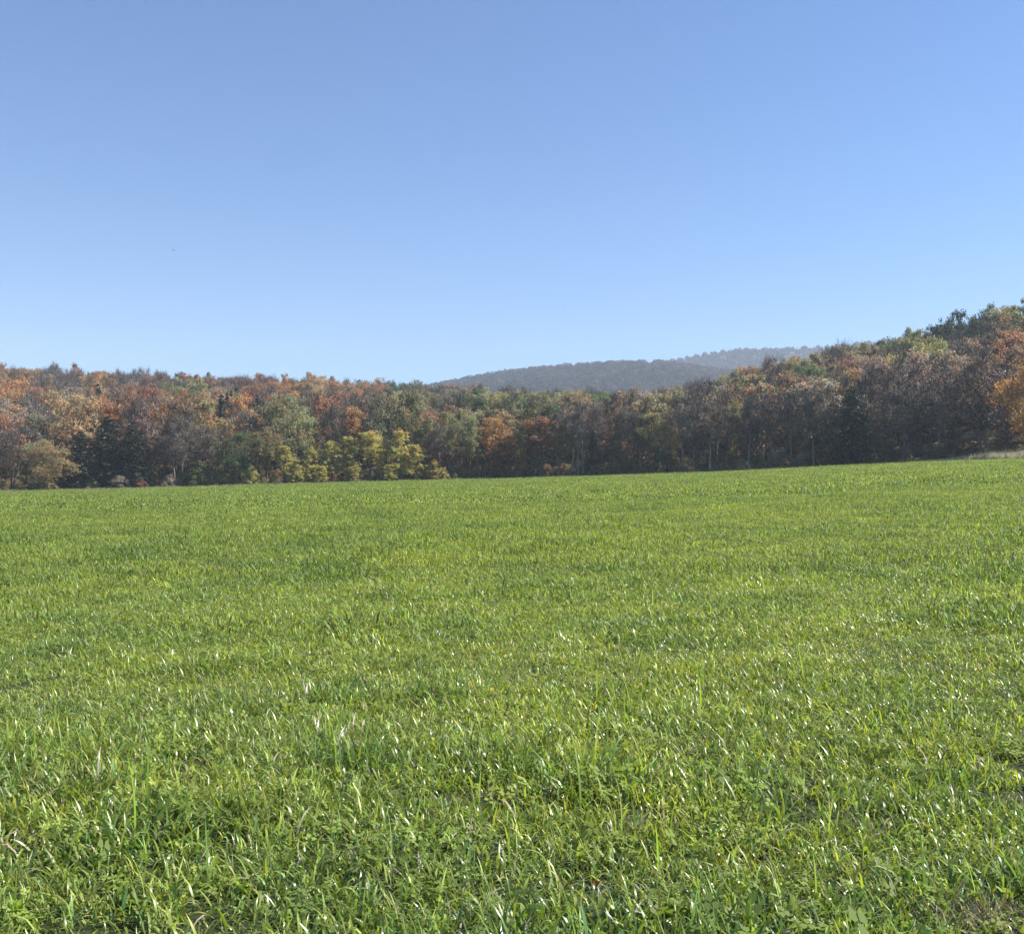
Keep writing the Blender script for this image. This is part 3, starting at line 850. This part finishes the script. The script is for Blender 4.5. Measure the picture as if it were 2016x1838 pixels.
# ------------------------------------------------------------------ meadow grass
def blades(seed, n, radius, lmin, lmax, width, segs, lean, mat, dry=0.012, curl=1.0):
    r = np.random.default_rng(seed)
    base = np.stack([r.normal(0, radius * 0.6, n), r.normal(0, radius * 0.6, n), np.full(n, -0.015)], 1)
    a = r.uniform(0, 6.28, n)
    Ln = r.uniform(lmin, lmax, n) * r.choice([0.6, 1.0, 1.0, 1.35], n)
    tilt0 = np.abs(r.normal(0, lean, n))
    bend = (0.25 + np.abs(r.normal(0.75, 0.6, n))) * curl
    tw = r.normal(0, 0.5, n)
    t = np.linspace(0, 1, segs + 1)
    d = np.stack([np.cos(a), np.sin(a)], 1)
    P = [base]
    for k in range(segs):
        th = np.clip(tilt0 + bend * ((k + 0.5) / segs) ** 1.6, 0, 2.5)
        st = Ln / segs
        P.append(P[-1] + np.concatenate([d * (np.sin(th) * st)[:, None], (np.cos(th) * st)[:, None]], 1))
    P = np.stack(P, 1)                                  # n, segs+1, 3
    side = np.stack([-np.sin(a + tw), np.cos(a + tw), r.normal(0, 0.15, n)], 1)
    w = width * r.uniform(0.6, 1.35, n)[:, None] * (np.array([0.8, 1.0, 0.95, 0.75, 0.5, 0.3])[:segs] if segs > 1 else np.array([1.0]))[None, :]
    lo = P[:, :segs] - side[:, None] * w[:, :, None] * 0.5
    hi = P[:, :segs] + side[:, None] * w[:, :, None] * 0.5
    tip = P[:, segs:]
    V = np.concatenate([np.stack([lo, hi], 2).reshape(n, segs * 2, 3), tip], 1)
    per = segs * 2 + 1
    q = [np.array([2 * k, 2 * k + 1, 2 * k + 3, 2 * k + 2]) for k in range(segs - 1)]
    o = (np.arange(n) * per)[:, None]
    Q = np.concatenate([o + k for k in q]) if q else None
    T = o + np.array([2 * segs - 2, 2 * segs - 1, 2 * segs])
    tone = np.clip(np.exp(r.normal(-0.08, 0.42, n)), 0.3, 1.75)
    warm = r.normal(0, 0.13, n)
    col = tone[:, None] * np.stack([1 + warm, np.ones(n), 1 - warm], 1)
    isdry = r.random(n) < dry
    col[isdry] = np.array([2.1, 1.3, 4.5]) * r.uniform(0.8, 1.2, (isdry.sum(), 1))
    qc = np.concatenate([col] * len(q)) if q else None
    return build_mesh('blades', V.reshape(-1, 3), Q, T, [mat], qcol=qc, tcol=col, smooth_shade=True)


def clover(seed, n, radius, mat):
    r = np.random.default_rng(seed)
    V, T, cc = [], [], []
    k = 0
    for i in range(n):
        c = np.array([r.normal(0, radius * 0.6), r.normal(0, radius * 0.6), r.uniform(0.02, 0.075)])
        s = r.uniform(0.006, 0.013)
        a0 = r.uniform(0, 6.28)
        nx = r.normal(0, 0.35, 2)
        for j in range(3):
            a = a0 + j * 2.094
            ring = []
            for (rr, da) in ((0.1, 0), (1.0, -0.75), (1.7, -0.42), (1.75, 0.42), (1.0, 0.75)):
                p = np.array([math.cos(a + da) * rr * s, math.sin(a + da) * rr * s, 0])
                p[2] = p[0] * nx[0] + p[1] * nx[1]
                ring.append(c + p)
            V += ring
            T += [(k, k + 1, k + 2), (k, k + 2, k + 3), (k, k + 3, k + 4)]
            k += 5
        cc += [np.array([1.0, 1.0, 0.85]) * r.uniform(0.75, 1.3)] * 9
    return build_mesh('clover', np.array(V), None, np.array(T), [mat], tcol=np.array(cc))


def scatter(n, y0, y1, spread, wedge=0.66):
    y = rng.uniform(y0, y1, n * 4)                      # even density over the widening strip
    y = y[rng.random(n * 4) < (wedge * y + spread) / (wedge * y1 + spread)][:n]
    x = rng.uniform(-1, 1, len(y)) * (wedge * y + spread)
    return x, y


def dry_patch(x, y):
    return ((x - 1.70) / 0.26) ** 2 + ((y - 3.55) / 0.11) ** 2
def tussock(x, y):
    """1 inside scattered lush dark tufts, 0 elsewhere"""
    n = lattice_noise(x + 210, y + 210, 0.42, 61) * 0.6 + lattice_noise(x + 210, y + 210, 1.5, 62) * 0.4
    return smooth((n - 0.60) / 0.12)


def sward_tint(x, y):
    a = lattice_noise(x + 300, y + 300, 1.1, 31)[:, None]
    b = lattice_noise(x + 300, y + 300, 6.0, 32)[:, None]
    c = lattice_noise(x + 300, y + 300, 0.45, 33)[:, None]
    lush, yel = np.array([0.190, 0.262, 0.068]), np.array([0.290, 0.345, 0.072])
    k = np.clip(0.45 + (a - 0.5) * 0.7 + (b - 0.5) * 0.35 + (c - 0.5) * 0.5, 0, 1)
    t = tussock(x, y)[:, None]
    return (lush * (1 - k) + yel * k) * (1 - t * np.array([0.27, 0.19, 0.10])) * rng.uniform(0.78, 1.22, (len(x), 1))


def grass_layer(name, label, n, y0, y1, spread, protos, weights, hmin, hmax, tint_fn=sward_tint, clump=0.8, wide=1.0, gaps=0.0):
    x, y = scatter(n, y0, y1, spread)
    if gaps:      # thin spots, and the worn dry patch
        thin = lattice_noise(x + 40, y + 40, 0.33, 51) * 0.6 + lattice_noise(x + 40, y + 40, 0.16, 52) * 0.4
        keep = (thin > gaps * np.where(y < 5.5, 1.0, 0.72)) | (rng.random(len(x)) < 0.12)
        keep &= (dry_patch(x, y) > 1) | (rng.random(len(x)) < 0.35)
        x, y = x[keep], y[keep]
    u = CX + FPX * x / y
    ok = y < EDGE_Y(u) - 0.4
    x, y = x[ok], y[ok]; n = len(x)
    h = hmin + (hmax - hmin) * np.clip(0.5 + (lattice_noise(x + 77, y + 77, clump, 41) - 0.5) * 1.1 + (lattice_noise(x + 77, y + 77, clump * 5, 42) - 0.5) * 0.8, 0, 1)
    h *= rng.uniform(0.8, 1.2, n) * (1 + 0.5 * tussock(x, y))
    s = np.stack([np.full(n, wide) * rng.uniform(0.85, 1.2, n)] * 2 + [h], 1)
    s[:, :2] *= np.sqrt(h)[:, None]
    rot = np.stack([rng.normal(0, 0.06, n), rng.normal(0, 0.06, n), rng.uniform(0, 6.28, n)], 1)
    w = np.array(weights, float); w /= w.sum()
    return tag(instancer(name, np.stack([x, y, land(x, y)], 1), rot, s, rng.choice(len(protos), n, p=w), tint_fn(x, y), protos), label, 'grass', None, 'stuff')


near_p = [blades(500 + i, 50, 0.11, 0.035, 0.105, 0.0066, 4, 0.6, M_GRASS, curl=1.5) for i in range(8)] + \
         [blades(510 + i, 34, 0.10, 0.04, 0.10, 0.0080, 3, 0.85, M_GRASS, curl=1.5) for i in range(4)] + \
         [blades(520 + i, 12, 0.07, 0.09, 0.17, 0.0068, 5, 0.7, M_GRASS, curl=1.6) for i in range(3)] + \
         [clover(530 + i, 26, 0.10, M_CLOVER) for i in range(3)]
grass_layer('grass', 'glossy green meadow grass blades in the foreground', 44000, 1.6, 14.5, 2.6, near_p, [3] * 8 + [3] * 4 + [1.0] * 3 + [0.35] * 3, 0.45, 1.25, gaps=0.38)
mid_p = [blades(540 + i, 120, 0.32, 0.045, 0.12, 0.0105, 3, 0.65, M_GRASS_FAR, curl=1.4) for i in range(6)] + [blades(550 + i, 60, 0.25, 0.08, 0.15, 0.010, 3, 0.7, M_GRASS_FAR, curl=1.4) for i in range(2)]
grass_layer('grass', 'green meadow grass across the middle of the field', 36000, 9.5, 48, 4, mid_p, [3] * 6 + [1.3] * 2, 0.65, 1.3, clump=1.2)
far_p = [blades(560 + i, 150, 0.95, 0.06, 0.14, 0.032, 2, 0.6, M_GRASS_FAR, curl=1.3) for i in range(6)]
grass_layer('grass', 'green meadow grass running up to the tree line', 43000, 47, 195, 8, far_p, [1] * 6, 0.7, 1.3, clump=4.0)

# straw lying in the worn patch
straw_p = [blades(590 + i, 26, 0.10, 0.04, 0.12, 0.0045, 3, 1.1, M_DRY, dry=0, curl=0.9) for i in range(4)]
m = 420
sx_ = rng.uniform(-3.2, 3.4, m); sy_ = rng.uniform(2.6, 9, m)
near_patch = np.arange(m) < 60
sx_ = np.where(near_patch, 1.70 + rng.normal(0, 0.16, m), sx_); sy_ = np.where(near_patch, 3.55 + rng.normal(0, 0.06, m), sy_)
tag(instancer('dry_grass', np.stack([sx_, sy_, land(sx_, sy_)], 1), np.stack([np.zeros(m), np.zeros(m), rng.uniform(0, 6.28, m)], 1),
              np.ones((m, 3)) * rng.uniform(0.7, 1.2, (m, 1)), rng.integers(4, size=m), np.array([0.36, 0.30, 0.19]) * rng.uniform(0.6, 1.2, (m, 1)), straw_p),
    'pale dead straw lying among the green blades', 'grass', None, 'stuff')

# tall dry weeds on the bank at the field edge
weed_p = [blades(580 + i, 60, 0.5, 0.5, 1.1, 0.02, 3, 0.25, M_DRY, dry=0, curl=0.5) for i in range(4)]
m = 2100
wu = np.concatenate([rng.uniform(1825, 2350, 900), rng.uniform(-150, 1825, 1200)])
wy = EDGE_Y(wu) + np.where(wu > 1825, -3.5 + rng.uniform(0, 1, m) * 5, rng.uniform(-0.5, 1.6, m))
wx = (wu - CX) / FPX * wy
ramp = np.clip((wu - 1820) / 120, 0.32, 1)
tag(instancer('weeds', np.stack([wx, wy, land(wx, wy)], 1), np.stack([np.zeros(m), np.zeros(m), rng.uniform(0, 6.28, m)], 1),
              np.stack([np.ones(m), np.ones(m), ramp * rng.uniform(0.7, 1.25, m)], 1), rng.integers(4, size=m),
              np.where((wu > 1825)[:, None], [[0.50, 0.47, 0.31]], [[0.30, 0.30, 0.14]]) * rng.uniform(0.7, 1.15, (m, 1)), weed_p),
    'pale dry weeds fringing the field edge, tallest on the bank', 'weeds', None, 'stuff')

# ------------------------------------------------------------------ small things in the meadow and the sky
def field_point(u, v):
    y = np.linspace(2.0, 200, 8000)
    x = (u - CX) / FPX * y
    vv = pix(x, y, land(x, y))[1]
    k = int(np.argmax(vv <= v))
    return float(x[k]), float(y[k]), float(land(x[k], y[k]))


def leaf_mesh(length, width, bend, seed):
    r = np.random.default_rng(seed)
    n = 7
    t = np.linspace(0, 1, n)
    w = width * 0.5 * np.sin(np.pi * np.clip(t * 0.94 + 0.04, 0, 1)) ** 0.8
    th = 0.35 + bend * t
    step = length / (n - 1)
    py = np.concatenate([[0], np.cumsum(np.sin(th[:-1]) * step)]); pz = np.concatenate([[0], np.cumsum(np.cos(th[:-1]) * step)])
    V = []
    for i in range(n):
        lift = w[i] * 0.35
        V += [(-w[i], py[i] - lift * 0.5, pz[i] + lift), (0, py[i], pz[i]), (w[i], py[i] - lift * 0.5, pz[i] + lift)]
    Q = []
    for i in range(n - 1):
        a = 3 * i
        Q += [(a, a + 1, a + 4, a + 3), (a + 1, a + 2, a + 5, a + 4)]
    return build_mesh('leaf', np.array(V), np.array(Q), None, [M_CLOVER], qcol=np.ones((len(Q), 1)) * r.uniform(0.85, 1.15, 3), smooth_shade=True)


LEAVES = [leaf_mesh(0.10, 0.032, 0.9, 1), leaf_mesh(0.13, 0.036, 1.3, 2), leaf_mesh(0.08, 0.030, 0.5, 3)]
for u, v, n, size, tint, label in [
    (1144, 1705, 5, 1.0, (0.42, 0.52, 0.05), 'bright yellow-green broadleaf weed with upright oval leaves near the bottom centre'),
    (1172, 1752, 3, 0.6, (0.28, 0.11, 0.06), 'small red-leaved weed beside the bright yellow-green broadleaf weed'),
    (1033, 1822, 4, 0.8, (0.34, 0.44, 0.05), 'yellow-green broadleaf weed at the bottom edge below the picture centre'),
    (1308, 1815, 5, 0.9, (0.30, 0.42, 0.05), 'broadleaf weed at the bottom edge between picture centre and straw patch'),
    (421, 1730, 4, 1.0, (0.36, 0.48, 0.05), 'yellow-green broadleaf weed low on the left among long blades'),
    (476, 1762, 4, 0.9, (0.30, 0.42, 0.05), 'broadleaf weed just right of another in the lower left grass'),
    (36, 1812, 5, 1.0, (0.34, 0.46, 0.05), 'broadleaf weed in the bottom left corner of the grass'),
    (1705, 1690, 4, 0.9, (0.34, 0.46, 0.05), 'narrow-leaved bright weed above the straw patch'),
    (1932, 1606, 5, 1.0, (0.36, 0.46, 0.05), 'lime broadleaf weed by the right edge above the straw patch'),
    (1985, 1790, 5, 1.1, (0.36, 0.48, 0.05), 'lime broadleaf weed in the bottom right corner past the straw patch'),
]:
    x, y, z = field_point(u, v)
    o = bpy.data.objects.new('broadleaf_weed', None); o.empty_display_size = 0.1
    COL.objects.link(o); o.location = (x, y, z); o.scale = (size * 0.75,) * 3
    tint = tuple(c * 0.72 for c in tint)
    tag(o, label, 'weed', 'broadleaf weeds in the foreground grass')
    for k in range(n):
        lf = link('leaf', LEAVES[(k + int(u)) % 3], o)
        lf.rotation_euler = (rng.uniform(-0.15, 0.35), 0, k * 6.283 / n + rng.uniform(-0.4, 0.4))
        lf['tint'] = [float(c) for c in tint]


def plain(name, color, rough=0.8):
    m, nt, out = new_mat(name)
    p = nt.nodes.new('ShaderNodeBsdfPrincipled'); p.inputs['Roughness'].default_value = rough
    n = nt.nodes.new('ShaderNodeTexNoise'); n.inputs['Scale'].default_value = 30
    mx = nt.nodes.new('ShaderNodeMix'); mx.data_type = 'RGBA'; mx.inputs['A'].default_value = (*color, 1); mx.inputs['B'].default_value = (*[c * 0.6 for c in color], 1)
    nt.links.new(n.outputs['Fac'], mx.inputs['Factor']); nt.links.new(mx.outputs['Result'], p.inputs['Base Color'])
    nt.links.new(p.outputs[0], out.inputs['Surface'])
    return m


# yellow flowers
M_PETAL, M_STEM = plain('petal', (0.75, 0.62, 0.06)), plain('stem', (0.12, 0.2, 0.04))
pt, pr = [], 26
for k in range(pr):
    a = k * 2.39996; rr = 0.017 * math.sqrt((k + 1) / pr)
    c, s_ = math.cos(a), math.sin(a); h = 0.010 - rr * 0.35
    pt += [(c * rr * 0.3 - s_ * 0.002, s_ * rr * 0.3 + c * 0.002, 0.002), (c * rr * 0.3 + s_ * 0.002, s_ * rr * 0.3 - c * 0.002, 0.002),
           (c * rr + s_ * 0.0025, s_ * rr - c * 0.0025, h), (c * rr - s_ * 0.0025, s_ * rr + c * 0.0025, h)]
petals = build_mesh('flower_head', np.array(pt), np.arange(4 * pr).reshape(pr, 4), None, [M_PETAL])
stemm = build_mesh('stem', *tube([(0, 0, -0.01), (0.004, 0.002, 0.06), (0.002, 0.0, 0.13)], [0.002, 0.0018, 0.0016], 5), None, [M_STEM], smooth_shade=True)
for u, v, label in [(996, 1300, 'small yellow flower in the middle of the meadow, farther of two'), (969, 1372, 'small yellow flower in the middle of the meadow, nearer of two')]:
    x, y, z = field_point(u, v + 20)
    o = bpy.data.objects.new('yellow_flower', None); o.empty_display_size = 0.05
    COL.objects.link(o); o.location = (x, y, z); o.scale = (0.9,) * 3
    tag(o, label, 'flower', 'yellow flowers in the meadow')
    link('stem', stemm, o)
    h = link('flower_head', petals, o, (0.002, 0, 0.13)); h.rotation_euler = (0.6, 0.1, 0)

# dark clod lying on the far grass
x, y, z = field_point(1060, 975)
r_ = np.random.default_rng(5)
ring = []
for lat in (-0.9, -0.3, 0.3, 0.9):
    for k in range(9):
        q = (0.6 + 0.4 * math.cos(lat)) * r_.uniform(0.8, 1.2)
        ring.append((math.cos(k * 0.698) * q * 0.15, math.sin(k * 0.698) * q * 0.09, 0.09 + lat * 0.09 * r_.uniform(0.8, 1.2)))
cq = [(9 * i + k, 9 * i + (k + 1) % 9, 9 * (i + 1) + (k + 1) % 9, 9 * (i + 1) + k) for i in range(3) for k in range(9)]
ring += [(0, 0, -0.01), (0.01, 0, 0.2)]
ct = [(36, (k + 1) % 9, k) for k in range(9)] + [(37, 27 + k, 27 + (k + 1) % 9) for k in range(9)]
clod = link('earth_clod', build_mesh('earth_clod', np.array(ring), np.array(cq), np.array(ct), [plain('earth', (0.03, 0.024, 0.02))], smooth_shade=True), None, (x, y, z + 0.07))
clod.scale = (0.6, 0.6, 0.6)
tag(clod, 'tiny dark clod on the bright grass in front of the rust tree', 'clod')

# two birds far off in the sky
M_BIRD = plain('bird_feathers', (0.03, 0.03, 0.035))
def bird_mesh(flap):
    V, Q = tube([(0, -0.26, 0), (0, -0.22, 0.005), (0, -0.12, 0.02), (0, 0.0, 0.02), (0, 0.10, 0.025), (0, 0.17, 0.035), (0, 0.21, 0.03), (0, 0.25, 0.025)],
                [0.004, 0.02, 0.05, 0.06, 0.05, 0.032, 0.026, 0.004], 8)
    V, Q = list(map(tuple, V)), [tuple(q) for q in Q]
    for s in (-1, 1):
        b = len(V)
        prof = [(0.03, 0.10, -0.08), (0.16, 0.13, -0.06), (0.30, 0.11, -0.09), (0.43, 0.03, -0.06), (0.48, -0.05, -0.07)]
        for (d, f, bk) in prof:
            zz = 0.03 + flap * d - 0.5 * d * d
            V += [(s * d, f, zz), (s * d, bk, zz), (s * d, bk, zz - 0.008), (s * d, f, zz - 0.012)]
        for i in range(4):
            for k in range(4):
                k2 = (k + 1) % 4
                Q.append((b + 4 * i + k, b + 4 * i + k2, b + 4 * i + 4 + k2, b + 4 * i + 4 + k))
    b = len(V)
    V += [(-0.02, -0.24, 0.01), (0.02, -0.24, 0.01), (0.06, -0.40, 0.0), (-0.06, -0.40, 0.0)]
    Q.append((b, b + 1, b + 2, b + 3))
    return build_mesh('bird', np.array(V), np.array(Q), None, [M_BIRD], smooth_shade=True)
for u, v, y, flap, rz, label in [(342, 493, 230.0, 0.35, 1.1, 'dark bird flying high over the hillside, the clearer of two specks'),
                                 (1110, 601, 420.0, 0.2, 1.9, 'faint far bird low in the sky above the hazy hill')]:
    o = link('bird', bird_mesh(flap), None, ((u - CX) / FPX * y, y, EYE + y * (CY - v) / FPX))
    o.rotation_euler = (0, 0, rz)
    tag(o, label, 'bird', 'birds in the sky')

# ------------------------------------------------------------------ air
bx = np.array([(sx * 3000., sy * 3000., z) for z in (-40., 350.) for sx, sy in ((-1, -1), (1, -1), (1, 1), (-1, 1))])
bq = [(3, 2, 1, 0), (4, 5, 6, 7), (0, 1, 5, 4), (1, 2, 6, 5), (2, 3, 7, 6), (3, 0, 4, 7)]
mh, nt, out = new_mat('haze')
pv = nt.nodes.new('ShaderNodeVolumePrincipled')
pv.inputs['Color'].default_value = (0.70, 0.82, 0.96, 1)
pv.inputs['Density'].default_value = 0.00023
nt.links.new(pv.outputs[0], out.inputs['Volume'])
tag(link('haze', build_mesh('haze', bx, np.array(bq), None, [mh])), 'thin pale autumn haze over the valley', 'haze', None, 'stuff')

print('hill trees', len(trees), 'single', len(single), 'front', sum(1 for f in FRONT if f[6]))
